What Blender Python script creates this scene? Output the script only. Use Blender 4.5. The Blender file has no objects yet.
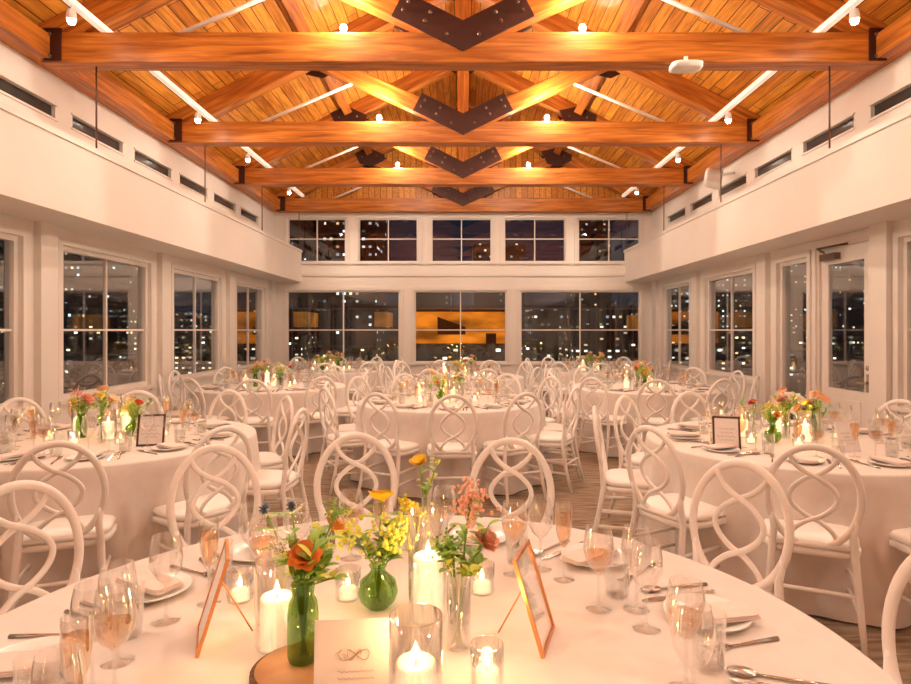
import bpy, math, random
from mathutils import Vector, Matrix
random.seed(7)
S=bpy.context.scene
try:
    S.view_settings.view_transform='Standard'
    S.view_settings.look='None'
except Exception: pass
COL=S.collection
H=1.48; F=607.3; VX=463; VY=330
pi=math.pi
# ---------------------------------------------------------------- materials
def nmat(name):
    m=bpy.data.materials.new(name); m.use_nodes=True
    nt=m.node_tree; b=nt.nodes['Principled BSDF']
    return m,nt,b
def pbr(name,col,rough=.5,metal=0,var=.08,scale=8,bump=0,es=0,ecol=None,stretch=(1,1,1),spec=None,emod=False):
    m,nt,b=nmat(name); N=nt.nodes; L=nt.links
    tc=N.new('ShaderNodeTexCoord'); mp=N.new('ShaderNodeMapping'); mp.inputs['Scale'].default_value=stretch
    no=N.new('ShaderNodeTexNoise'); no.inputs['Scale'].default_value=scale; no.inputs['Detail'].default_value=3
    L.new(tc.outputs['Object'],mp.inputs['Vector']); L.new(mp.outputs[0],no.inputs['Vector'])
    cr=N.new('ShaderNodeValToRGB')
    cr.color_ramp.elements[0].position=.3; cr.color_ramp.elements[1].position=.7
    cr.color_ramp.elements[0].color=(*[c*(1-var) for c in col],1)
    cr.color_ramp.elements[1].color=(*[min(1,c*(1+var)) for c in col],1)
    L.new(no.outputs['Fac'],cr.inputs[0]); L.new(cr.outputs[0],b.inputs['Base Color'])
    b.inputs['Roughness'].default_value=rough; b.inputs['Metallic'].default_value=metal
    if spec is not None: b.inputs['Specular IOR Level'].default_value=spec
    if bump:
        bp=N.new('ShaderNodeBump'); bp.inputs['Strength'].default_value=bump; bp.inputs['Distance'].default_value=.01
        L.new(no.outputs['Fac'],bp.inputs['Height']); L.new(bp.outputs[0],b.inputs['Normal'])
    if es:
        b.inputs['Emission Color'].default_value=(*(ecol or col),1); b.inputs['Emission Strength'].default_value=es
        if emod:
            mr=N.new('ShaderNodeMapRange'); mr.inputs[1].default_value=.35; mr.inputs[2].default_value=.68
            mr.inputs[3].default_value=.2*es; mr.inputs[4].default_value=es
            L.new(no.outputs['Fac'],mr.inputs[0]); L.new(mr.outputs[0],b.inputs['Emission Strength'])
    return m
def wood(name,c1,c2,c3,rough=.4,scale=3,stretch=(.6,9,9)):
    m,nt,b=nmat(name); N=nt.nodes; L=nt.links
    tc=N.new('ShaderNodeTexCoord'); mp=N.new('ShaderNodeMapping'); mp.inputs['Scale'].default_value=stretch
    no=N.new('ShaderNodeTexNoise'); no.inputs['Scale'].default_value=scale; no.inputs['Detail'].default_value=6; no.inputs['Distortion'].default_value=.6
    L.new(tc.outputs['Object'],mp.inputs['Vector']); L.new(mp.outputs[0],no.inputs['Vector'])
    cr=N.new('ShaderNodeValToRGB'); e=cr.color_ramp.elements
    e[0].position=.3; e[0].color=(*c1,1); e[1].position=.72; e[1].color=(*c3,1)
    x=e.new(.5); x.color=(*c2,1)
    L.new(no.outputs['Fac'],cr.inputs[0]); L.new(cr.outputs[0],b.inputs['Base Color'])
    b.inputs['Roughness'].default_value=rough
    bp=N.new('ShaderNodeBump'); bp.inputs['Strength'].default_value=.15; L.new(no.outputs['Fac'],bp.inputs['Height']); L.new(bp.outputs[0],b.inputs['Normal'])
    return m
def plank(name,c1,c2,mortar):
    m,nt,b=nmat(name); N=nt.nodes; L=nt.links
    tc=N.new('ShaderNodeTexCoord'); sp=N.new('ShaderNodeSeparateXYZ'); cb=N.new('ShaderNodeCombineXYZ')
    L.new(tc.outputs['Object'],sp.inputs[0]); L.new(sp.outputs['Y'],cb.inputs['X'])
    ad=N.new('ShaderNodeMath'); ad.operation='MULTIPLY'; ad.inputs[1].default_value=1.12
    L.new(sp.outputs['X'],ad.inputs[0]); L.new(ad.outputs[0],cb.inputs['Y'])
    br=N.new('ShaderNodeTexBrick'); br.offset=.37; br.inputs['Scale'].default_value=1
    br.inputs['Brick Width'].default_value=1.7; br.inputs['Row Height'].default_value=.14
    br.inputs['Mortar Size'].default_value=.006; br.inputs['Mortar Smooth'].default_value=.2; br.inputs['Bias'].default_value=-.15
    br.inputs['Color1'].default_value=(*c1,1); br.inputs['Color2'].default_value=(*c2,1); br.inputs['Mortar'].default_value=(*mortar,1)
    L.new(cb.outputs[0],br.inputs['Vector'])
    mp=N.new('ShaderNodeMapping'); mp.inputs['Scale'].default_value=(9,.8,9); no=N.new('ShaderNodeTexNoise'); no.inputs['Scale'].default_value=3; no.inputs['Detail'].default_value=5
    L.new(tc.outputs['Object'],mp.inputs[0]); L.new(mp.outputs[0],no.inputs['Vector'])
    mx=N.new('ShaderNodeMix'); mx.data_type='RGBA'; mx.blend_type='MULTIPLY'; mx.inputs[0].default_value=.7
    cr=N.new('ShaderNodeValToRGB'); cr.color_ramp.elements[0].position=.35; cr.color_ramp.elements[0].color=(.45,.32,.24,1); cr.color_ramp.elements[1].position=.6; cr.color_ramp.elements[1].color=(1,1,1,1)
    L.new(no.outputs['Fac'],cr.inputs[0]); L.new(br.outputs['Color'],mx.inputs[6]); L.new(cr.outputs[0],mx.inputs[7]); L.new(mx.outputs[2],b.inputs['Base Color'])
    b.inputs['Roughness'].default_value=.38
    return m
def glassmat(name,tint=(.97,.98,.98),base=.05,edge=.6,blend=.35,gcol=(1,1,1)):
    m=bpy.data.materials.new(name); m.use_nodes=True; nt=m.node_tree; N=nt.nodes; L=nt.links
    N.remove(N['Principled BSDF']); out=N['Material Output']
    t=N.new('ShaderNodeBsdfTransparent'); t.inputs[0].default_value=(*tint,1)
    g=N.new('ShaderNodeBsdfGlossy'); g.inputs['Roughness'].default_value=.03; g.inputs['Color'].default_value=(*gcol,1)
    lw=N.new('ShaderNodeLayerWeight'); lw.inputs[0].default_value=blend
    mr=N.new('ShaderNodeMapRange'); mr.inputs[3].default_value=base; mr.inputs[4].default_value=edge
    L.new(lw.outputs['Facing'],mr.inputs[0]); mx=N.new('ShaderNodeMixShader')
    L.new(mr.outputs[0],mx.inputs[0]); L.new(t.outputs[0],mx.inputs[1]); L.new(g.outputs[0],mx.inputs[2]); L.new(mx.outputs[0],out.inputs[0])
    return m
def emis(name,col,st):
    m,nt,b=nmat(name); N=nt.nodes; L=nt.links
    e=N.new('ShaderNodeEmission'); e.inputs[0].default_value=(*col,1); e.inputs[1].default_value=st
    L.new(e.outputs[0],N['Material Output'].inputs[0]); return m
M_wall=pbr('wall_paint',(.82,.755,.70),.6,var=.02,scale=2)
M_trim=pbr('trim_paint',(.78,.715,.66),.4,var=.02,scale=3)
M_chair=pbr('chair_white_lacquer',(.90,.83,.78),.35,var=.03,scale=6)
M_cush=pbr('seat_cushion_vinyl',(.92,.88,.84),.45,var=.03,scale=10)
M_cloth=pbr('table_linen',(.74,.665,.615),.85,var=.04,scale=14,bump=.05)
BC=((.27,.072,.008),(.48,.145,.018),(.68,.25,.038))
M_beam=wood('glulam_beam_wood',*BC)
M_beamY=wood('glulam_beam_wood_long',*BC,stretch=(9,.6,9))
M_plank=plank('roof_planks',(.90,.40,.055),(.56,.18,.02),(.06,.015,.004))
M_steel=pbr('gusset_steel',(.055,.014,.008),.5,.3,var=.2,scale=5)
M_bolt=pbr('bolt_steel',(.18,.10,.07),.35,.7)
M_rod=pbr('white_rod',(.85,.82,.78),.4)
M_track=pbr('white_track_emissive',(.9,.88,.84),.4,es=.45,ecol=(1,.85,.66))  # white track material with mild emission added
M_wg=glassmat('window_glass',(.78,.86,.90),.11,.75,.3)
M_glass=glassmat('clear_glass',(.96,.96,.96),.08,.9,.45)
M_green=glassmat('green_glass',(.40,.55,.20),.06,.6,.35,(.7,1,.6))
M_wine=glassmat('pale_amber_drink',(.97,.78,.58),.06,.4,.35,(1,.85,.7))
M_water=glassmat('water',(.94,.95,.94),.08,.4,.35)
M_porc=pbr('porcelain',(.88,.85,.82),.15,var=.01)
M_napkin=pbr('napkin_blush',(.80,.66,.60),.9,var=.05,scale=30,bump=.1)
M_silver=pbr('silverware',(.55,.50,.46),.2,1,var=.05)
M_gold=pbr('copper_frame',(.72,.33,.13),.28,1,var=.1)
M_dkframe=pbr('dark_frame',(.10,.05,.03),.35,.3)
M_paper=pbr('card_paper',(.86,.79,.76),.8,var=.02)
M_ink=pbr('ink',(.30,.20,.16),.6)
M_wax=pbr('candle_wax_glow',(.95,.80,.62),.5,es=1.9,ecol=(1,.70,.40))  # warm glow of flame through wax put in as emission
M_flame=emis('flame',(1,.62,.22),25)
M_bulb=emis('lamp_bulb',(1,.88,.70),120)
M_stem=pbr('stem_green',(.20,.38,.06),.5,var=.2)
M_leaf=pbr('leaf_green',(.28,.46,.07),.5,var=.35,scale=30)
M_lime=pbr('lime_filler',(.62,.64,.10),.6,var=.2,scale=30)
M_or=pbr('petal_orange',(.97,.34,.06),.55,var=.12,scale=40)
M_pk=pbr('petal_peach',(.93,.48,.34),.55,var=.15,scale=40)
M_rd=pbr('petal_red',(.78,.08,.05),.55,var=.15,scale=40)
M_ye=pbr('petal_yellow',(.97,.62,.03),.55,var=.12,scale=40)
M_cr=pbr('petal_cream',(.92,.78,.66),.55,var=.08,scale=40)
M_th=pbr('thistle_blue',(.12,.15,.22),.6,var=.3,scale=40)
M_slab=wood('wood_slice',(.28,.12,.05),(.45,.22,.09),(.55,.3,.14),.6,6,(1,1,1))
M_bark=pbr('bark',(.12,.06,.03),.9,var=.4,scale=60,bump=.5)
def carpet():
    m,nt,b=nmat('carpet'); N=nt.nodes; L=nt.links
    tc=N.new('ShaderNodeTexCoord'); mp=N.new('ShaderNodeMapping'); mp.inputs['Scale'].default_value=(1,6,1)
    w=N.new('ShaderNodeTexNoise'); w.inputs['Scale'].default_value=5; w.inputs['Detail'].default_value=5
    L.new(tc.outputs['Object'],mp.inputs[0]); L.new(mp.outputs[0],w.inputs['Vector'])
    cr=N.new('ShaderNodeValToRGB'); e=cr.color_ramp.elements
    e[0].position=.34; e[0].color=(.19,.125,.08,1); e[1].position=.66; e[1].color=(.42,.31,.22,1)
    L.new(w.outputs['Fac'],cr.inputs[0]); L.new(cr.outputs[0],b.inputs['Base Color']); b.inputs['Roughness'].default_value=.9
    return m
M_carpet=carpet()
def citymat(name,cu,cv,thr,st,c0,c1,base,pw=2.0):
    m,nt,b=nmat(name); N=nt.nodes; L=nt.links
    g=N.new('ShaderNodeNewGeometry'); sp=N.new('ShaderNodeSeparateXYZ'); L.new(g.outputs['Position'],sp.inputs[0])
    def mth(op,a,bb=None):
        n=N.new('ShaderNodeMath'); n.operation=op
        for i,v in enumerate((a,bb)):
            if v is None: continue
            if isinstance(v,(int,float)): n.inputs[i].default_value=v
            else: L.new(v,n.inputs[i])
        return n.outputs[0]
    u=mth('DIVIDE',mth('ADD',sp.outputs['X'],sp.outputs['Y']),cu); v=mth('DIVIDE',sp.outputs['Z'],cv)
    fu=mth('FLOOR',u); fv=mth('FLOOR',v)
    cb=N.new('ShaderNodeCombineXYZ'); L.new(fu,cb.inputs[0]); L.new(fv,cb.inputs[1])
    wn=N.new('ShaderNodeTexWhiteNoise'); wn.noise_dimensions='2D'; L.new(cb.outputs[0],wn.inputs['Vector'])
    # clumps of lit floors
    nz=N.new('ShaderNodeTexNoise'); nz.inputs['Scale'].default_value=.22; L.new(g.outputs['Position'],nz.inputs['Vector'])
    lit=mth('GREATER_THAN',mth('ADD',wn.outputs['Value'],mth('MULTIPLY',mth('SUBTRACT',nz.outputs['Fac'],.5),1.6)),thr)
    mu=mth('LESS_THAN',mth('FRACT',u),.42); mv=mth('LESS_THAN',mth('FRACT',v),.3)
    f=mth('MULTIPLY',mth('MULTIPLY',lit,mu),mv)
    cr=N.new('ShaderNodeValToRGB'); e=cr.color_ramp.elements; e[0].color=(*c0,1); e[1].color=(*c1,1); e[1].position=.9
    sc=N.new('ShaderNodeSeparateColor'); L.new(wn.outputs['Color'],sc.inputs[0]); L.new(sc.outputs[1],cr.inputs[0])
    br=mth('MULTIPLY',mth('POWER',sc.outputs[2],pw),st)
    L.new(cr.outputs[0],b.inputs['Emission Color']); L.new(mth('MULTIPLY',f,br),b.inputs['Emission Strength'])
    b.inputs['Base Color'].default_value=(*base,1); b.inputs['Roughness'].default_value=.7
    return m
M_city=citymat('city_windows',.50,.60,.72,3.4,(1,.6,.25),(.65,.88,1),(.03,.04,.05))
M_city2=citymat('city_low_lights',.42,.32,.62,6,(1,.62,.22),(1,.9,.7),(.02,.025,.03))
M_city3=citymat('side_city_lights',.42,.38,.86,5,(1,.62,.25),(.8,.92,1),(.02,.025,.03))
M_ground=pbr('night_ground',(.02,.022,.025),.9,var=.3,scale=.3)
M_refl=pbr('reflection_orange',(.3,.1,.01),.6,var=.6,scale=.9,es=1.25,ecol=(1,.25,.015),emod=True,stretch=(.7,1,2.2))  # emissive orange imitating the room's reflection in the window
M_refl2=pbr('reflection_amber',(.3,.15,.05),.6,scale=1.6,es=.5,ecol=(1,.32,.04),emod=True)  # smaller amber patches of the same imitated reflection
M_refl_dk=pbr('reflection_dark',(.03,.015,.01),.7)  # dark shapes and edges of the imitated reflection
# ---------------------------------------------------------------- mesh builder
I4=Matrix.Identity(4)
def T(x,y,z): return Matrix.Translation((x,y,z))
def RZ(a): return Matrix.Rotation(a,4,'Z')
def RX(a): return Matrix.Rotation(a,4,'X')
def RY(a): return Matrix.Rotation(a,4,'Y')
class MB:
    def __init__(s): s.v=[];s.f=[];s.mi=[];s.sm=[];s.mats=[]
    def add(s,vs,fs,mat,smooth=True,M=I4):
        if mat not in s.mats: s.mats.append(mat)
        k=s.mats.index(mat); o=len(s.v)
        s.v+= [tuple(M@Vector(p)) for p in vs]
        for f in fs: s.f.append([i+o for i in f]); s.mi.append(k); s.sm.append(smooth)
    def lathe(s,prof,mat,seg=20,M=I4,smooth=True):
        vs=[];fs=[]
        for r,z in prof:
            for i in range(seg):
                a=2*pi*i/seg; vs.append((r*math.cos(a),r*math.sin(a),z))
        for j in range(len(prof)-1):
            for i in range(seg):
                a=j*seg+i; b=j*seg+(i+1)%seg
                fs.append((a,b,b+seg,a+seg))
        s.add(vs,fs,mat,smooth,M)
    def tube(s,pts,r,mat,seg=8,closed=False,M=I4,flat=1.0):
        pts=[Vector(p) for p in pts]; n=len(pts)
        rs=r if isinstance(r,(list,tuple)) else [r]*n
        vs=[];fs=[]; up=None
        for i,p in enumerate(pts):
            if closed: t=pts[(i+1)%n]-pts[i-1]
            else: t=pts[min(i+1,n-1)]-pts[max(i-1,0)]
            t.normalize()
            if up is None:
                up=Vector((0,1,0)) if abs(t.y)<.9 else Vector((1,0,0))
            up=(up-t*up.dot(t)); up.normalize(); bi=t.cross(up)
            for k in range(seg):
                a=2*pi*k/seg; vs.append(p+rs[i]*(math.cos(a)*up*flat+math.sin(a)*bi))
        m=n if closed else n-1
        for i in range(m):
            for k in range(seg):
                a=i*seg+k; b=i*seg+(k+1)%seg; j=((i+1)%n)*seg
                fs.append((a,b,j+(k+1)%seg,j+k))
        if not closed:
            fs.append(list(range(seg))[::-1]); fs.append([(n-1)*seg+k for k in range(seg)])
        s.add([tuple(v) for v in vs],fs,mat,True,M)
    def box(s,x0,x1,y0,y1,z0,z1,mat,M=I4):
        vs=[(x,y,z) for x in (x0,x1) for y in (y0,y1) for z in (z0,z1)]
        fs=[(0,1,3,2),(4,6,7,5),(0,4,5,1),(2,3,7,6),(0,2,6,4),(1,5,7,3)]
        s.add(vs,fs,mat,False,M)
    def slab(s,w,d,levels,mat,n=4,seg=32,M=I4):
        vs=[];fs=[]
        for z,ins in levels:
            for i in range(seg):
                a=2*pi*i/seg; c=math.cos(a); q=math.sin(a)
                x=abs(c)**(2/n)*(1 if c>0 else -1)*(w/2-ins); y=abs(q)**(2/n)*(1 if q>0 else -1)*(d/2-ins)
                vs.append((x,y,z))
        for j in range(len(levels)-1):
            for i in range(seg):
                a=j*seg+i; b=j*seg+(i+1)%seg; fs.append((a,b,b+seg,a+seg))
        fs.append(list(range(seg))[::-1]); fs.append([(len(levels)-1)*seg+i for i in range(seg)])
        s.add(vs,fs,mat,True,M)
    def prism(s,poly,y0,y1,mat,M=I4):
        n=len(poly); vs=[(x,y0,z) for x,z in poly]+[(x,y1,z) for x,z in poly]
        fs=[list(range(n)),list(range(2*n-1,n-1,-1))]+[(i,(i+1)%n,n+(i+1)%n,n+i) for i in range(n)]
        s.add(vs,fs,mat,False,M)
    def mesh(s,name):
        me=bpy.data.meshes.new(name); me.from_pydata(s.v,[],s.f)
        for m in s.mats: me.materials.append(m)
        me.polygons.foreach_set('material_index',s.mi); me.polygons.foreach_set('use_smooth',s.sm); me.update()
        return me
    def obj(s,name,loc=(0,0,0),rz=0,parent=None,bevel=0):
        return put(s.mesh(name),name,loc,rz,parent,bevel)
def put(me,name,loc=(0,0,0),rz=0,parent=None,bevel=0):
    o=bpy.data.objects.new(name,me); o.location=loc; o.rotation_euler=(0,0,rz); COL.objects.link(o)
    if parent: o.parent=parent
    if bevel:
        b=o.modifiers.new('bevel','BEVEL'); b.width=bevel; b.segments=2; b.limit_method='ANGLE'
    return o
def empty(name,loc=(0,0,0)):
    o=bpy.data.objects.new(name,None); o.location=loc; COL.objects.link(o); return o
def P(px,py,z=.75):
    d=F*(H-z)/(py-VY); return ((px-VX)/F*d,d)
# ---------------------------------------------------------------- room shell
WX=4.0; YF=12.9; YB=-3.2; ZE=3.98
SL=.506; ZR=6.29
b=MB(); b.box(-4.2,4.2,YB-.1,YF+.2,-.12,0,M_carpet); b.obj('floor')
def wall(name,axis,pos0,pos1,a0,a1,z0,z1,ops,mat):
    mb=MB()
    def bx(a,b_,c,d):
        if b_-a<1e-4 or d-c<1e-4: return
        if axis=='x': mb.box(pos0,pos1,a,b_,c,d,mat)
        else: mb.box(a,b_,pos0,pos1,c,d,mat)
    edges=sorted(set([a0,a1]+[o[0] for o in ops]+[o[1] for o in ops]))
    for i in range(len(edges)-1):
        a,c=edges[i],edges[i+1]; mid=(a+c)/2
        hs=sorted([(o[2],o[3]) for o in ops if o[0]<mid<o[1]])
        z=z0
        for h in hs: bx(a,c,z,h[0]); z=h[1]
        bx(a,c,z,z1)
    return mb.obj(name)
ZS,ZT=.78,2.33
leftw=[(3.3,5.5),(6.05,7.76),(8.37,10.03),(10.7,12.26)]
rightw=[(3.3,5.56),(8.35,10.0),(10.7,12.1)]
SLOT0,SLOT1=3.55,3.68
slots=[(a,a+.92) for a in [1.5+1.18*i for i in range(9)]]
wall('wall_left','x',-4.15,-4.0,YB,YF+.15,0,ZE,[(a,c,ZS,ZT) for a,c in leftw]+[(a,c,SLOT0,SLOT1) for a,c in slots],M_wall)
wall('wall_right','x',4.0,4.15,YB,YF+.15,0,ZE,[(a,c,ZS,ZT) for a,c in rightw]+[(7.04,7.72,.25,ZT),(5.94,6.86,0,2.40)]+[(a,c,SLOT0,SLOT1) for a,c in slots],M_wall)
px=lambda x:(x-VX)/47.07
lowf=[(px(286),px(400)),(px(414),px(507)),(px(520),px(641))]
upf=[(px(287),px(346)),(px(358),px(418)),(px(431),px(492)),(px(504),px(566)),(px(578),px(641))]
wall('wall_far','y',YF,YF+.15,-4.0,4.0,0,ZE,[(a,c,ZS,2.32) for a,c in lowf]+[(a,c,2.92,3.86) for a,c in upf],M_wall)
wall('wall_back','y',YB-.15,YB,-4.15,4.15,0,ZE,[],M_wall)
b=MB(); b.box(-2.3,2.3,YB,YB+.05,.0,2.5,M_beam)  # unseen panel added behind camera to reflect orange in the far windows
for i in range(9): b.box(-2.3+i*.56,-2.24+i*.56,YB+.05,YB+.09,0,2.5,M_beam)
b.obj('reflection_timber_panel')
for nm,y0,y1 in (('gable_far',YF,YF+.15),('gable_back',YB-.15,YB)):
    b=MB(); b.prism([(-4.15,ZE),(4.15,ZE),(4.15,ZR-SL*4.15),(0,ZR),(-4.15,ZR-SL*4.15)],y0,y1,M_plank); b.obj('wall_'+nm)
b=MB()
for s in (-1,1):
    x=4.6; vs=[]
    for y in (YB-.2,YF+.3):
        vs+=[(0,y,ZR),(s*x,y,ZR-SL*x),(s*x,y,ZR-SL*x+.12),(0,y,ZR+.12)]
    b.add(vs,[(0,1,2,3),(4,7,6,5),(0,4,5,1),(3,2,6,7),(1,5,6,2),(0,3,7,4)],M_plank,False)
b.obj('ceiling')
for s,nm in ((-1,'left'),(1,'right')):
    b=MB(); x0,x1=sorted((s*3.43,s*4.0)); b.box(x0,x1,YB,YF,2.49,3.15,M_wall)
    xa,xb=sorted((s*3.41,s*3.47)); b.box(xa,xb,YB,YF,3.12,3.17,M_trim)
    b.obj('trim_soffit_'+nm)
    b=MB(); x0,x1=sorted((s*3.80,s*4.12)); b.box(x0,x1,YB,YF,ZE,4.20,M_beamY); o=b.obj('trim_eave_beam_'+nm)
    b=MB(); x0,x1=sorted((s*3.97,s*4.0)); b.box(x0,x1,YB,5.8 if s>0 else YF,0,.12,M_trim)
    if s>0: b.box(x0,x1,7.0,YF,0,.12,M_trim)
    b.obj('baseboard_'+nm)
b=MB(); b.box(-4,4,YF-.03,YF,0,.12,M_trim); b.obj('baseboard_far')
wn=[0]
def window(axis,pos,a,c,z0,z1,inward,vm=1,hm=(1.48,),fr=.05):
    wn[0]+=1; mb=MB()
    def bx(a0,a1,p0,p1,c0,c1,m):
        p0,p1=sorted((pos+inward*p0,pos+inward*p1))
        if axis=='x': mb.box(p0,p1,a0,a1,c0,c1,m)
        else: mb.box(a0,a1,p0,p1,c0,c1,m)
    k=.07
    bx(a-k,a,0,.02,z0-k,z1+k,M_trim); bx(c,c+k,0,.02,z0-k,z1+k,M_trim)
    bx(a,c,0,.02,z1,z1+k,M_trim); bx(a-k-.02,c+k+.02,0,.05,z0-.04,z0,M_trim)
    bx(a,a+fr,-.10,-.03,z0,z1,M_trim); bx(c-fr,c,-.10,-.03,z0,z1,M_trim)
    bx(a+fr,c-fr,-.10,-.03,z0,z0+fr,M_trim); bx(a+fr,c-fr,-.10,-.03,z1-fr,z1,M_trim)
    for i in range(1,vm+1):
        x=a+(c-a)*i/(vm+1); bx(x-.011,x+.011,-.085,-.05,z0+fr,z1-fr,M_trim)
    for h in hm: bx(a+fr,c-fr,-.084,-.051,h-.011,h+.011,M_trim)
    g=-.07
    if axis=='x': vs=[(pos+inward*g,a+fr,z0+fr),(pos+inward*g,c-fr,z0+fr),(pos+inward*g,c-fr,z1-fr),(pos+inward*g,a+fr,z1-fr)]
    else: vs=[(a+fr,pos+inward*g,z0+fr),(c-fr,pos+inward*g,z0+fr),(c-fr,pos+inward*g,z1-fr),(a+fr,pos+inward*g,z1-fr)]
    mb.add(vs,[(0,1,2,3)],M_wg,False)
    mb.obj('window_%d'%wn[0])
for a,c in leftw: window('x',-4,a,c,ZS,ZT,1,vm=1)
for a,c in rightw: window('x',4,a,c,ZS,ZT,-1,vm=1)
window('x',4,7.04,7.72,.25,ZT,-1,vm=0,hm=())
for i,(a,c) in enumerate(lowf): window('y',YF,a,c,ZS,2.32,-1,vm=1,fr=.035)
for a,c in upf: window('y',YF,a,c,2.92,3.86,-1,vm=1,hm=(3.42,),fr=.03)
M_slot=pbr('dark_vent_glass',(.05,.045,.045),.15)
for s,nm in ((-1,'left'),(1,'right')):
    b=MB()
    for a,c in slots:
        x0,x1=sorted((s*4.04,s*4.06)); b.box(x0,x1,a,c,SLOT0,SLOT1,M_slot)
        x0,x1=sorted((s*3.985,s*4.0))
        b.box(x0,x1,a-.02,c+.02,SLOT0-.02,SLOT0,M_trim); b.box(x0,x1,a-.02,c+.02,SLOT1,SLOT1+.02,M_trim)
    b.obj('clerestory_vents_'+nm)
pn=0
for s,lst in ((-1,[5.78,8.06,10.36,12.6]),(1,[5.76,8.02,10.36,12.5])):
    for y in lst:
        pn+=1; b=MB(); x0,x1=sorted((s*3.93,s*4.0)); b.box(x0,x1,y-.12,y+.12,0,2.49,M_trim); b.obj('trim_pilaster_%d'%pn)
b=MB()
b.box(-3.42,3.42,YF-.03,YF,2.62,2.68,M_trim); b.box(-4,4,YF-.04,YF,3.90,3.97,M_trim)
b.obj('trim_far_rail')
# door (right wall)
b=MB(); y0,y1=5.97,6.83; X=4.03
b.box(X,X+.045,y0,y0+.13,.02,2.37,M_trim); b.box(X,X+.045,y1-.13,y1,.02,2.37,M_trim)
b.box(X,X+.045,y0+.13,y1-.13,2.2,2.37,M_trim); b.box(X,X+.045,y0+.13,y1-.13,.02,.85,M_trim)
b.box(X-.006,X,y0+.18,y1-.18,.2,.75,M_trim)
b.add([(X+.02,y0+.13,.85),(X+.02,y1-.13,.85),(X+.02,y1-.13,2.2),(X+.02,y0+.13,2.2)],[(0,1,2,3)],M_wg,False)
for (a,c) in ((y0-.03,y0),(y1,y1+.03)): b.box(4.0,4.12,a,c,0,2.40,M_trim)
b.box(4.0,4.12,y0,y1,2.37,2.40,M_trim)
b.box(3.98,4.0,y0-.10,y0-.03,0,2.47,M_trim); b.box(3.98,4.0,y1+.03,y1+.10,0,2.47,M_trim); b.box(3.98,4.0,y0-.03,y1+.03,2.40,2.47,M_trim)
b.box(X-.015,X,y0+.03,y0+.08,.86,1.04,M_silver)
b.tube([(X-.01,y0+.055,.95),(X-.06,y0+.055,.95),(X-.065,y0+.08,.95),(X-.065,y0+.19,.95)],.011,M_silver)
b.lathe([(0,0),(.025,0),(.025,.02),(0,.02)],M_silver,12,T(X-.02,y0+.055,1.10)@RY(pi/2))
b.box(X-.07,X,y1-.35,y1-.08,2.24,2.31,M_bolt)
b.tube([(X-.04,y1-.12,2.33),(X-.22,y1-.30,2.35),(X-.03,y1-.52,2.38)],.012,M_bolt)
b.obj('door_1')
# ---------------------------------------------------------------- trusses
TY=[12.74,10.4,8.1,5.70,3.5,1.2,-1.1]
def member(p0,p1,h,w,name,par,extra=0):
    p0=Vector((p0[0],0,p0[1])); p1=Vector((p1[0],0,p1[1])); d=p1-p0; L=d.length
    mb=MB(); mb.box(-L/2-extra,L/2+extra,-w/2,w/2,-h/2,h/2,M_beam)
    o=mb.obj(name,(p0+p1)/2,0,par,.012); o.rotation_euler=(0,-math.atan2(d.z,d.x),0)
    return o
steel=MB()
def bolts(mb,pts,y):
    for x,z in pts: mb.lathe([(.0,-.02),(.016,-.02),(.018,0)],M_bolt,8,T(x,y,z)@RX(pi/2)@Matrix.Scale(-1,4,(0,0,1)))
for sy in (-1,1):
    ya,yb=sorted((sy*.10,sy*.115))
    for s in (-1,1):
        poly=[(0,4.05),(s*.66,4.37),(s*.54,4.60),(0,4.33)]
        if s<0: poly=poly[::-1]
        steel.prism(poly,ya,yb,M_steel)
        steel.prism([(s*1.95+x,5.10+z) for x,z in ((-.32,.10),(-.20,-.16),(.05,-.22),(.30,-.10),(.32,.02),(.0,.17))],ya,yb,M_steel)
        steel.prism([(s*3.80+x,4.10+z) for x,z in ((-.06,-.14),(.10,-.14),(.10,.16),(-.06,.16))],ya,yb,M_steel)
        if sy<0:
            bolts(steel,[(s*.15,4.2),(s*.35,4.32),(s*.55,4.42),(s*.5,4.5),(s*.3,4.4),(s*1.8,5.1),(s*2.1,5.08),(s*1.95,5.18),(s*3.8,4.0),(s*3.8,4.2),(s*3.85,4.1)],-.115)
steel.prism([(-.13,6.1),(-.3,5.95),(-.1,5.8),(.1,5.8),(.3,5.95),(.13,6.1)],-.115,-.1,M_steel)
for s in (-1,1):
    steel.tube([(s*2.75,0,4.22),(s*1.35,0,4.82)],.022,M_rod,8)
    steel.tube([(s*3.44,0,3.15),(s*3.44,0,4.0)],.008,M_bolt,6)
steel_me=steel.mesh('steel_plates')
for y in TY:
    par=empty('roof_truss',(0,y,0))
    member((-3.9,4.09),(3.9,4.09),.28,.20,'tie_beam',par)
    for s in (-1,1):
        member((s*3.98,4.135),(0,6.148),.25,.19,'rafter',par)
        member((s*.10,4.24),(s*1.92,5.06),.20,.16,'strut',par)
    member((0,4.24),(0,6.1),.15,.14,'king_post',par)
    put(steel_me,'steel_plates',(0,0,0),0,par)
b=MB(); b.box(-.07,.07,YB,YF,5.98,6.24,M_beamY); b.obj('ridge_beam')
for s in (-1,1):
    b=MB(); z=ZR-SL*1.95-.08; b.box(-.07,.07,YB,YF,-.09,.09,M_beamY,T(s*1.98,0,z)@RY(s*math.atan(SL))); b.obj('roof_purlin')
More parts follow.
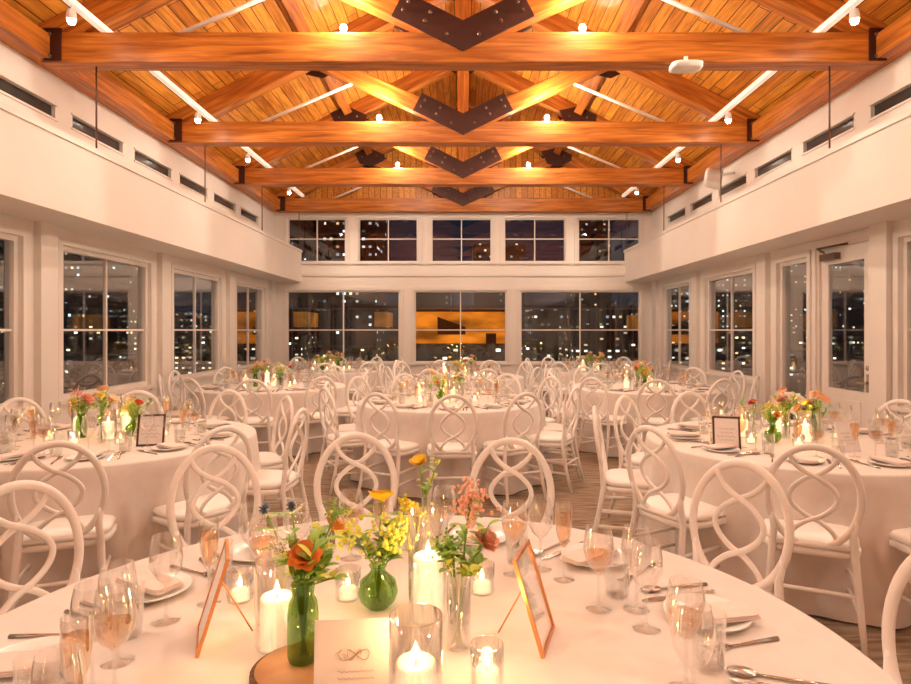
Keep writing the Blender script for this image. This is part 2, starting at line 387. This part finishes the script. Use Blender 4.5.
# ---------------------------------------------------------------- lamps
LC=(1,.83,.65)
def point(loc,e,r=.04,col=LC,name='lamp_light'):
    l=bpy.data.lights.new(name,'POINT'); l.energy=e; l.color=col; l.shadow_soft_size=r
    o=bpy.data.objects.new(name,l); o.location=loc; COL.objects.link(o); return o
def spot(loc,tgt,e,ang=110,blend=.6,r=.05):
    l=bpy.data.lights.new('track_lamp_light','SPOT'); l.energy=e; l.color=LC; l.shadow_soft_size=r
    l.spot_size=math.radians(ang); l.spot_blend=blend
    o=bpy.data.objects.new('track_lamp_light',l); o.location=loc; COL.objects.link(o)
    o.rotation_euler=(Vector(tgt)-Vector(loc)).to_track_quat('-Z','Y').to_euler()
sp=MB()
sp.lathe([(0,.06),(.03,.06),(.038,.03),(.042,-.02),(.036,-.025),(.03,-.015)],M_rod,14)
sp.lathe([(.0,-.07),(.022,-.06),(.032,-.04),(.028,-.02)],M_bulb,12)
sp.tube([(0,0,.06),(0,0,.10)],.008,M_rod,6)
sp_me=sp.mesh('spot_lamp')
for s in (-1,1):
    b=MB(); x=3.32; z=4.235
    b.box(s*x-.03,s*x+.03,YB+.1,YF-.3,z,z+.05,M_track)
    b.obj('lamp_track')  # white track carrying the spotlights, mild emission added
    for y in (11.6,9.37,7.6,5.15,2.4,-.2):
        put(sp_me,'track_spotlight',(s*x,y,z-.10))
        spot((s*(x-.02),y,z-.20),(-s*1.2,y,0),112,125,.8)
ub=MB()
ub.lathe([(0,0),(.05,0),(.05,.02),(.03,.03),(.03,.06)],M_rod,14)
ub.lathe([(.026,.06),(.033,.085),(.022,.11),(0,.12)],M_bulb,14)
ub_me=ub.mesh('beam_uplight')
for y in TY[1:]:
    for s in (-1,1):
        put(ub_me,'beam_spotlight',(s*1.12,y-.0,4.23))
        point((s*1.12,y-.18,4.42),72 if y>5 else 56,.05)
b=MB(); b.slab(.28,.2,[(0,.02),(.01,0),(.05,0),(.06,.02)],M_rod); b.tube([(0,0,.05),(0,0,.12)],.02,M_rod); b.obj('wifi_access_point',(2.04,5.56,3.86))  # wireless access point under the beam
b=MB(); b.slab(.24,.16,[(0,.015),(.02,0),(.26,0),(.28,.015)],M_rod,M=RX(-.5)@RY(.3)); b.tube([(.1,0,.15),(.38,.05,.2)],.02,M_rod); b.obj('wall_speaker',(3.65,8.9,3.60))
# ---------------------------------------------------------------- chair
def make_chair():
    c=MB()
    def B(x,z): 
        t=(z-.45)/.48; return (x,-.20-.075*t, z)
    a_,b_=.194,.245; cz=.69
    N=44
    c.tube([B(a_*math.cos(2*pi*i/N),cz+b_*math.sin(2*pi*i/N)) for i in range(N)],.0175,M_chair,8,True,flat=.8)
    for s in (-1,1):
        pts=[]
        for i in range(37):
            t=i/36; ph=2*pi*t; cs=math.cos(ph)
            z=cz+(.5-t)*2*b_*.86
            X_=.100*math.copysign(abs(cs)**.8,cs)
            pts.append(B(s*X_,z))
        pts=[(p[0],p[1]+s*.005,p[2]) for p in pts]
        c.tube(pts,.012,M_chair,8,flat=.8)
        c.tube([(s*.20,-.30,0),(s*.188,-.245,.2),(s*.172,-.205,.42),(s*.164,-.212,.52),B(s*.177,.60)],[.012,.016,.018,.017,.014],M_chair,8)
        prof=[(0,0),(.011,0),(.013,.10),(.015,.19),(.019,.20),(.019,.215),(.015,.23),(.017,.33),(.022,.345),(.022,.36),(.017,.375),(.02,.43),(0,.43)]
        c.lathe(prof,M_chair,10,T(s*.175,.175,0))
        c.tube([(s*.175,.175,.17),(s*.19,-.25,.17)],.011,M_chair,6)
        c.tube([(s*.175,.175,.27),(s*.186,-.232,.27)],.011,M_chair,6)
    c.tube([(-.175,.175,.21),(.175,.175,.21)],.011,M_chair,6)
    c.tube([(-.175,.175,.30),(.175,.175,.30)],.011,M_chair,6)
    c.tube([(-.19,-.236,.25),(.19,-.236,.25)],.011,M_chair,6)
    c.tube([(-.172,-.206,.455),(.172,-.206,.455)],.014,M_chair,6)
    c.slab(.43,.43,[(.405,.01),(.41,0),(.435,0),(.44,.01)],M_chair)
    c.slab(.42,.42,[(.44,.015),(.45,0),(.468,0),(.482,.015),(.490,.05),(.494,.12),(.495,.19)],M_cush,n=3.6)
    return c.mesh('dining_chair')
chair_me=make_chair()
def chair_at(hx,hy,tx,ty,jit=0):
    d=Vector((tx-hx,ty-hy,0)).normalized()
    a=math.atan2(d.y,d.x)-pi/2+jit
    d=Vector((-math.sin(a),math.cos(a),0))
    put(chair_me,'dining_chair',(hx+d.x*.27,hy+d.y*.27,0),a)
# ---------------------------------------------------------------- tables
def make_table(R,seed):
    rnd=random.Random(seed); t=MB(); seg=180
    k=[(rnd.choice((13,14,15,16,17)),rnd.random()*6.28,.026),(rnd.choice((22,25,27)),rnd.random()*6.28,.014),(7,rnd.random()*6.28,.012)]
    vs=[];fs=[]
    rings=[(.0,.75,0),(R*.5,.75,0),(R-.012,.75,0),(R-.003,.747,0),(R+.002,.738,0)]
    for i in range(1,15):
        u=i/14; rings.append((R+.004+.045*u,.738-.725*u,u))
    for r,z,u in rings:
        for i in range(seg):
            a=2*pi*i/seg
            w=sum(am*math.sin(n*a+ph+.5*u) for n,ph,am in k)*(u**.8)*1.25
            vs.append(((r+w)*math.cos(a),(r+w)*math.sin(a),z))
    for j in range(len(rings)-1):
        for i in range(seg):
            a=j*seg+i; b_=j*seg+(i+1)%seg; fs.append((a,b_,b_+seg,a+seg))
    t.add(vs,fs,M_cloth,True)
    return t.mesh('round_banquet_table')
TB=[make_table(.95,i) for i in range(3)]
TB1=make_table(1.06,9)
tables=[(-2.4,4.1),(2.2,4.0),(-.13,6.3),(-2.5,7.9),(2.35,7.8),(0,9.55),(-2.4,11.1),(2.4,11.1)]
starts=[-68,-116.6,-90,-80,-100,-75,-85,-95]
counts=[10,10,12,10,10,10,10,10]
for i,(x,y) in enumerate(tables):
    put(TB[i%3],'round_banquet_table',(x,y,0),i*.7)
    n=counts[i]
    for k in range(n):
        a=math.radians(starts[i]+360/n*k+random.uniform(-3,3)); r=1.29+random.uniform(-.03,.05)
        chair_at(x+r*math.cos(a),y+r*math.sin(a),x,y,random.uniform(-.1,.1))
T1=(-.15,1.35)
put(TB1,'round_banquet_table',(T1[0],T1[1],0))
for hx,hy,j in ((.24,2.98,.0),(-.55,3.12,0),(-1.15,2.80,.1),(1.14,2.48,0),(-1.56,2.12,0),(1.24,1.5,0)):
    chair_at(hx,hy,T1[0],T1[1],j)
# ---------------------------------------------------------------- tableware
def wineglass(fill):
    g=MB()
    g.lathe([(.034,0),(.034,.002),(.006,.006),(.004,.02),(.004,.085),(.008,.095),(.026,.112),(.037,.135),(.040,.16),(.037,.19),(.032,.215)],M_glass,20)
    if fill: g.lathe([(0,.0975),(.008,.098),(.0245,.114),(.0355,.136),(.037,.146),(0,.146)],M_wine if fill==1 else M_water,20)
    return g.mesh('wine_glass')
def flute():
    g=MB(); g.lathe([(.031,0),(.031,.002),(.005,.006),(.0035,.02),(.0035,.08),(.010,.10),(.021,.13),(.025,.17),(.024,.225)],M_glass,16)
    g.lathe([(0,.093),(.009,.101),(.020,.131),(.0238,.17),(.0238,.19),(0,.19)],M_wine,16)
    return g.mesh('champagne_flute')
def tumbler():
    g=MB(); g.lathe([(0,.004),(.030,.0),(.033,.01),(.037,.12)],M_glass,20); g.lathe([(0,.008),(.029,.008),(.0345,.075),(0,.075)],M_water,20)
    return g.mesh('water_glass')
def plate():
    g=MB(); g.lathe([(0,.006),(.065,.006),(.072,.009),(.103,.018),(.106,.018),(.104,.014),(.07,.002),(0,.001)],M_porc,36); return g.mesh('plate')
def napkin():
    g=MB(); 
    for k,(w,h) in enumerate(((.09,.20),(.087,.195),(.084,.19))):
        g.slab(w,h,[(.001+.004*k,.003),(.002+.004*k,0),(.004+.004*k,0),(.005+.004*k,.003)],M_napkin,n=8)
    return g.mesh('folded_napkin')
def fork():
    g=MB(); g.tube([(0,-.10,.003),(0,-.05,.005),(0,.03,.004)],[.006,.004,.003],M_silver,6,flat=1)
    g.tube([(0,.03,.004),(0,.05,.004),(0,.06,.005)],[.003,.010,.011],M_silver,6,flat=1)
    for i in range(4):
        x=-.009+.006*i; g.tube([(x,.055,.005),(x,.08,.006),(x,.10,.010)],.0017,M_silver,5)
    return g.mesh('fork')
def flatblade(name,pts,mat):
    g=MB(); vs=[];n=len(pts)
    for y,w in pts: vs+=[(-w,y,.002),(w,y,.002),(w,y,.005),(-w,y,.005)]
    fs=[(0,1,2,3),(4*n-4,4*n-1,4*n-2,4*n-3)]
    for i in range(n-1):
        for k in range(4): a=4*i+k;b_=4*i+(k+1)%4; fs.append((a,a+4,b_+4,b_))
    g.add(vs,fs,mat,False); return g.mesh(name)
def spoon():
    g=MB(); g.tube([(0,-.10,.003),(0,-.03,.005),(0,.05,.004)],[.006,.004,.003],M_silver,6)
    g.slab(.04,.06,[(.001,.012),(.004,.002),(.008,0),(.004,.006)],M_silver,n=2,seg=20,M=T(0,.075,0)); return g.mesh('spoon')
me_wg=[wineglass(0),wineglass(1),wineglass(2)]; me_fl=flute(); me_tu=tumbler(); me_pl=plate(); me_na=napkin(); me_fk=fork()
me_kn=flatblade('table_knife',[(-.11,.006),(-.02,.005),(0,.008),(.06,.010),(.10,.008),(.118,.002)],M_silver); me_sp=spoon()
def setting(cx,cy,R,ang,z=.75,sink=None,jit=.012,extra=False):
    a=math.radians(ang); rot=a-pi/2+pi
    rp=R-.24
    items=[(me_pl,'dinner_plate',0,0,0,0),(me_na,'folded_napkin',random.uniform(-.03,.02),0,random.uniform(-.3,.3),.017),
           (me_fk,'fork',-.145,-.0,0,0),(me_kn,'table_knife',.128,0,0,0),(me_sp,'spoon',.166,0,0,0),
           (random.choice(me_wg),'wine_glass',.085,.175,0,0),(me_tu,'water_glass',.18,.16,0,0),(random.choice((me_fl,me_fl,me_wg[0])),'champagne_flute',-.02,.20,0,0)]
    if extra: items.append((me_wg[1],'wine_glass',.11,.265,0,0))
    for me,nm,u,w,r,dz in items:
        u+=random.uniform(-jit,jit)*.5; w+=random.uniform(-jit,jit)
        c,s=math.cos(rot),math.sin(rot)
        x=cx+rp*math.cos(a)+c*u-s*w; y=cy+rp*math.sin(a)+s*u+c*w
        sink(me,nm,(x,y,z+dz),rot+r+random.uniform(-.04,.04))
def direct(me,nm,loc,rz): put(me,nm,loc,rz)
for ang in (-18,14,45,75,102,129,155,183,210): setting(T1[0],T1[1],1.04,ang,sink=direct,jit=.02,extra=ang in(14,45,129,183))
for (cx,cy),st in zip(tables[:2],starts[:2]):
    for k in range(10): setting(cx,cy,.95,st+36*k,sink=direct)
def combine(cname):
    bag=MB()
    def sink(me,nm,loc,rz):
        M=T(*loc)@RZ(rz)
        vs=[v.co[:] for v in me.vertices]
        groups={}
        for p in me.polygons: groups.setdefault(p.material_index,[]).append(list(p.vertices))
        for mi,fs in groups.items(): bag.add(vs,fs,me.materials[mi],True,M)
    return bag,sink
wares=[]
for v in range(2):
    bag,sink=combine('x')
    for k in range(10): setting(0,0,.95,36*k,z=0,sink=sink)
    wares.append(bag.mesh('table_place_settings'))
for i,(x,y) in enumerate(tables[2:]):
    put(wares[i%2],'table_place_settings',(x,y,.75),math.radians(starts[i+2]))
# ---------------------------------------------------------------- candles, flowers
def candle(r,h,gr,gh):
    g=MB()
    g.lathe([(0,.006),(r,.006),(r,h-.004),(r-.004,h),(r-.008,h-.002),(r*.5,h-.008),(0,h-.009)],M_wax,24)
    g.tube([(0,0,h-.01),(.001,0,h+.006)],.0015,M_ink,5)
    g.lathe([(0,h+.003),(.005,h+.008),(.0065,h+.015),(.004,h+.026),(0,h+.038)],M_flame,10)
    g.lathe([(0,.0),(gr-.003,.0),(gr,.004),(gr,gh),(gr-.003,gh),(gr-.003,.006),(0,.005)],M_glass,28)
    return g.mesh('candle_in_glass')
me_c1=candle(.038,.115,.050,.20); me_c2=candle(.038,.16,.05,.27); me_c3=candle(.024,.03,.035,.08)
CC=(1,.55,.22)
def put_candle(me,x,y,h,e=.8,z=.75,nm='candle_in_glass'):
    put(me,nm,(x,y,z)); 
    if e: point((x,y,z+h+.05),e,.02,CC,'candle_light')
def petal(mb,M,L,W,tilt,curl,mat,cup=.3):
    vs=[];fs=[];r=z=0;nu=5
    for i in range(nu+1):
        u=i/nu; w=W*math.sin(pi*(.12+.80*u))
        for v in (-1,0,1): vs.append((v*w,r,z+cup*w*v*v))
        a=tilt+curl*u; r+=math.cos(a)*L/nu; z+=math.sin(a)*L/nu
    for i in range(nu):
        for j in range(2): a=i*3+j; fs.append((a,a+1,a+4,a+3))
    mb.add(vs,fs,mat,True,M)
def todir(d):
    return Vector((0,0,1)).rotation_difference(Vector(d).normalized()).to_matrix().to_4x4()
def blossom(mb,c,R,mat,kind,d=(0,0,1)):
    M0=T(*c)@todir(d)
    if kind=='r': layers=[(4,1.45,.55,-.3),(5,1.25,.7,-.2),(6,.95,.85,.1),(8,.6,1,.25),(9,.2,1.05,.3)]
    elif kind=='p': layers=[(4,.9,1.0,-.2),(5,.5,1.2,.2)]
    elif kind=='d': layers=[(13,.2,1.1,.1),(11,.5,.9,.1)]
    else: layers=[]
    for n,t,l,c_ in layers:
        o=random.random()*6
        for i in range(n):
            W={'r':.42,'p':.62,'d':.17}[kind]*R
            petal(mb,M0@RZ(o+2*pi*i/n),R*l,W,t+random.uniform(-.1,.1),c_,mat)
    if kind in('p','d'): mb.lathe([(0,-.05*R),(.25*R,.0),(.22*R,.2*R),(0,.28*R)],M_ye if mat is not M_ye else M_lime,8,M0)
    if kind=='t':
        for i in range(60):
            dd=Vector((random.gauss(0,1),random.gauss(0,1),random.gauss(.3,1))).normalized()
            mb.tube([tuple(M0@Vector((0,0,0))),tuple(M0@(dd*R))],[R*.16,R*.03],mat,4)
    if kind=='f':
        for i in range(80):
            dd=Vector((random.gauss(0,1),random.gauss(0,1),random.gauss(.4,.8)))*R*.5
            mb.lathe([(0,-.10*R),(.11*R,0),(.08*R,.10*R),(0,.13*R)],mat,6,M0@T(*dd))
def arrangement(name,vase,fl,greens=5,seed=1):
    random.seed(seed); g=MB()
    if vase=='cyl': prof=[(0,.004),(.024,0),(.028,.006),(.028,.17),(.026,.17),(.025,.01),(0,.009)]; vm=M_glass; vt=.17; mr=.02
    if vase=='bulb': prof=[(0,.003),(.026,0),(.046,.02),(.053,.042),(.046,.07),(.024,.09),(.018,.10),(.024,.112)]; vm=M_green; vt=.11; mr=.013
    if vase=='bottle': prof=[(0,.003),(.030,0),(.033,.01),(.033,.10),(.030,.125),(.023,.14),(.025,.165)]; vm=M_green; vt=.16; mr=.015
    if vase=='bud': prof=[(0,.003),(.022,0),(.028,.015),(.028,.05),(.012,.085),(.011,.11),(.016,.125)]; vm=M_glass; vt=.12; mr=.007
    g.lathe(prof,vm,24)
    g.lathe([(0,.01),(prof[2][0]*.85,.012),(prof[3][0]*.85,vt*.45),(0,vt*.45)],M_water,16)
    for (dx,dy,h,kind,mat,R) in fl:
        m=(mr*dx/(abs(dx)+abs(dy)+.001),mr*dy/(abs(dx)+abs(dy)+.001))
        g.tube([(-m[0]*.5,-m[1]*.5,.012),(m[0],m[1],vt),(dx*.6,dy*.6,vt+(h-vt)*.55),(dx,dy,h)],.0022,M_stem,5)
        blossom(g,(dx,dy,h),R,mat,kind,(dx*3,dy*3-.12,.25))
        for k in range(4):
            t=.3+.2*k; p=(dx*t,dy*t,vt+(h-vt)*t); petal(g,T(*p)@RZ(random.random()*6.28),.045,.010,.5,-.7,M_leaf)
    for k in range(greens):
        a=random.random()*6.28; q=random.uniform(.03,.09); h=vt+random.uniform(.02,.13)
        end=(q*math.cos(a),q*math.sin(a),h)
        g.tube([(0,0,.02),(mr*math.cos(a),mr*math.sin(a),vt),end],.0016,M_stem,5)
        for j in range(10):
            t=.2+.8*j/9; p=(mr*math.cos(a)*(1-t)+end[0]*t,mr*math.sin(a)*(1-t)+end[1]*t,vt*(1-t)+end[2]*t)
            petal(g,T(*p)@RZ(a+random.choice((-1.2,1.2,0,2.5))),random.uniform(.025,.045),.010,random.uniform(.2,1),-.5,random.choice((M_leaf,M_leaf,M_lime)))
    return g.mesh(name)
def frame(w,h,mat,bt=.008,panel=None,text=True):
    g=MB(); M=RX(-.30)
    g.box(-w/2,w/2,-.004,.004,0,bt,mat,M); g.box(-w/2,w/2,-.004,.004,h-bt,h,mat,M)
    g.box(-w/2,-w/2+bt,-.004,.004,bt,h-bt,mat,M); g.box(w/2-bt,w/2,-.004,.004,bt,h-bt,mat,M)
    g.box(-w/2+bt,w/2-bt,-.001,.002,bt,h-bt,panel or M_paper,M)
    if text:
        for i,(zz,ww) in enumerate(((.62,.3),(.5,.22),(.38,.34),(.28,.26))):
            g.tube([(-w*ww+ (2*w*ww)*k/12,-.003,h*zz+.006*math.sin(k*1.9+i)) for k in range(13)],.0010,M_ink,4,M=M)
    g.tube([(0,math.sin(.3)*h*.7,math.cos(.3)*h*.7),(0,h*.55,.004)],.002,mat,6)
    return g.mesh('picture_frame')
me_fr=frame(.15,.22,M_gold,.008,None,False); me_fr2=frame(.15,.22,M_gold,.008,M_glass,False); me_frd=frame(.16,.20,M_dkframe,.012)
arrA=arrangement('flower_vase','bulb',[(.05,.02,.22,'p',M_ye,.028),(-.04,.03,.20,'f',M_lime,.05),(.01,-.04,.19,'f',M_lime,.045),(-.06,-.02,.18,'r',M_or,.026)],7,3)
arrB=arrangement('flower_vase','cyl',[(.02,.0,.31,'r',M_pk,.042),(.06,.02,.26,'r',M_pk,.038),(-.05,.02,.25,'r',M_cr,.046),(-.02,-.03,.22,'p',M_pk,.034)],6,4)
arrC=arrangement('flower_vase','bottle',[(-.06,.01,.26,'r',M_pk,.05),(.05,.02,.24,'p',M_ye,.03),(0,-.03,.22,'r',M_pk,.045),(.08,-.02,.20,'r',M_or,.03),(0,.03,.30,'f',M_pk,.04)],8,5)
arrD=arrangement('flower_vase','bud',[(.0,.0,.24,'r',M_rd,.034)],2,6)
arrE=arrangement('flower_vase','bud',[(.01,.0,.29,'p',M_ye,.03)],2,8)
random.seed(11)
def centerpiece(cx,cy,var,rot):
    L=[(arrC,-.19,.02),(arrB,-.08,.12),(arrA,.13,.08),(arrD,.24,-.06),(arrE,.05,-.15)]
    if var==1: L=[(arrB,-.02,.10),(arrA,-.18,-.04),(arrC,.12,.04),(arrE,.22,.12),(arrD,-.27,.04)]
    if var==2: L=[(arrA,-.08,.08),(arrB,.14,.06),(arrE,-.22,-.04),(arrD,.02,-.16)]
    c,s=math.cos(rot),math.sin(rot)
    def tr(u,v): return (cx+c*u-s*v,cy+s*u+c*v)
    for me,u,v in L: x,y=tr(u,v); put(me,'flower_vase',(x,y,.75),random.random()*6)
    for me,u,v,h in ((me_c1,.03,-.04,.115),(me_c2,.0,.25,.15),(me_c1,-.29,.16,.115)):
        x,y=tr(u,v); put_candle(me,x,y,h,2.0 if cy<7 else 0)
    for u,v in ((-.1,-.2),(.2,-.2),(.33,.1),(-.34,-.08)):
        x,y=tr(u,v); put(me_c3,'votive_candle',(x,y,.75))
for i,(x,y) in enumerate(tables): centerpiece(x,y,(0,1,2,0,1,2,1,0)[i],(0,0,.3,.5,1,0,.3,2)[i])
put(me_frd,'picture_frame',(*P(150,446),.75),.25)
put(me_frd,'picture_frame',(*P(727,449),.75),-.3)
fw=frame(.14,.18,M_paper); put(fw,'picture_frame',(*P(851,452),.75),.2)
# ---- foreground centrepiece
x,y=P(428,618); put_candle(me_c2,x,y,.16,3.0)
x,y=P(277,645); put_candle(me_c1,x,y,.115,3.0)
put_candle(me_c1,-.088,1.13,.115,2.4)
put(me_c3,'votive_candle',(*P(348,598),.75)); 
x,y=P(487,682); put_candle(me_c3,x,y,.03,.8,nm='votive_candle')
put(me_c3,'votive_candle',(*P(482,592),.75))
put(me_c3,'votive_candle',(*P(240,600),.75))
b=MB(); b.slab(.28,.24,[(0,.006),(.004,0),(.014,0),(.018,.008)],M_bark,n=2,seg=40); b.slab(.265,.225,[(.0155,0),(.0195,.003)],M_slab,n=2,seg=40)
sx,sy=P(318,674); b.obj('wood_slice',(sx,sy,.75))
v1=arrangement('flower_vase','bottle',[(.01,-.02,.225,'r',M_or,.038),(.05,.06,.26,'p',M_or,.03),(-.10,.05,.31,'t',M_th,.014),(-.04,.05,.315,'t',M_th,.012),(-.05,.0,.24,'f',M_cr,.025),(.06,.05,.30,'f',M_leaf,.026)],10,21)
put(v1,'flower_vase',(-.345,1.31,.77))
v2=arrangement('flower_vase','bulb',[(-.07,.0,.19,'f',M_lime,.055),(.04,-.02,.19,'f',M_lime,.055),(.0,.06,.26,'p',M_ye,.04),(.09,.03,.22,'f',M_lime,.045),(.06,.1,.22,'p',M_ye,.038)],9,22)
x,y=P(378,607); put(v2,'flower_vase',(x,y,.75))
v3=arrangement('flower_vase','cyl',[(.025,.03,.31,'f',M_pk,.045),(.06,.0,.24,'r',M_pk,.034),(-.02,.02,.22,'f',M_leaf,.035),(.03,.03,.34,'f',M_pk,.034)],6,23)
put(v3,'flower_vase',(-.01,1.40,.75))
v4=arrangement('flower_vase','bud',[(-.02,.0,.24,'p',M_ye,.034)],2,24)
x,y=P(425,530); put(v4,'flower_vase',(x,y,.75))
put(me_fr,'picture_frame',(-.62,1.42,.75),math.radians(-68))
put(me_fr2,'picture_frame',(.20,1.42,.75),math.radians(72))
# menu card
b=MB(); M=RX(-.12)
b.box(-.08,.08,-.001,.001,0,.17,M_paper,M)
b.tube([(.03*math.cos(t*.35)*(.3+.03*t),-.003,.105+.010*math.sin(t*.7)) for t in range(30)],.0007,M_ink,4,M=M)
for i in range(3): b.tube([(-.035+.07*k/20,-.003,.075-.013*i+.002*math.sin(k*2.1+i)) for k in range(21)],.0005,M_ink,4,M=M)
b.obj('menu_card',(-.205,1.16,.75),.08)
# ---------------------------------------------------------------- exterior
random.seed(5)
b=MB()
def bld(x,y,w,d,h,m=M_city): b.box(x-w/2,x+w/2,y-d/2,y+d/2,-14,h,m)
for i in range(26):
    x=-70+i*5.6+random.uniform(-1,1); bld(x,random.uniform(48,75),random.uniform(4,7),6,random.uniform(3,17))
for i in range(22):
    bld(-50+i*4.8,random.uniform(34,42),random.uniform(3,4.8),5,random.uniform(.2,2.2),M_city2)
for s in (-1,1):
    for i in range(18):
        bld(s*random.uniform(28,60),-5+i*4.4,5,random.uniform(3,5),random.uniform(1,9),M_city)
    for i in range(16):
        bld(s*random.uniform(19,24),-2+i*3.2,3,2.9,random.uniform(-1,1.0),M_city3)
b.obj('city_buildings')
b=MB(); Y=24  # glowing blocks added outside to imitate the room's orange reflection in the glass
b.box(-1.95,1.75,Y,Y+2,.95,2.2,M_refl)
for x0,x1 in ((-6.7,-6.2),(-3.5,-3.0)): b.box(x0,x1,Y,Y+2,1.6,2.2,M_refl2)
b.box(7,7.3,Y,Y+2,1.5,2.1,M_refl2)
b.prism([(-1.0,2.0),(-1.0,1.3),(.1,1.3),(.1,1.6)],Y-.2,Y-.01,M_refl_dk)
b.box(.9,1.3,Y-.2,Y-.01,.9,1.35,M_refl_dk); b.box(-8,8,Y-.1,Y+2.2,-14,-.2,M_refl_dk); b.box(-8,8,Y-.1,Y+2.2,2.35,2.45,M_refl_dk)
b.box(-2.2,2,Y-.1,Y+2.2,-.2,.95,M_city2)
for x in (-7.9,-4.6,-2.2,1.9,4.2,7.8): b.box(x-.05,x+.05,Y-.1,Y,-.2,2.4,M_refl_dk)
b.obj('reflection_standin')
b=MB(); b.box(-120,120,-40,120,-14.5,-14,M_ground); b.obj('city_ground')
w=bpy.data.worlds.new('World'); S.world=w; w.use_nodes=True
bg=w.node_tree.nodes['Background']; bg.inputs[0].default_value=(.010,.017,.028,1); bg.inputs[1].default_value=1
# ---------------------------------------------------------------- camera
cam=bpy.data.cameras.new('camera'); co=bpy.data.objects.new('camera',cam); COL.objects.link(co); S.camera=co
co.location=(0,0,H); co.rotation_euler=(pi/2,0,0); cam.lens=24; cam.sensor_width=36; cam.clip_start=.05; cam.clip_end=400
cam.shift_x=-7.5/911; cam.shift_y=-12/911
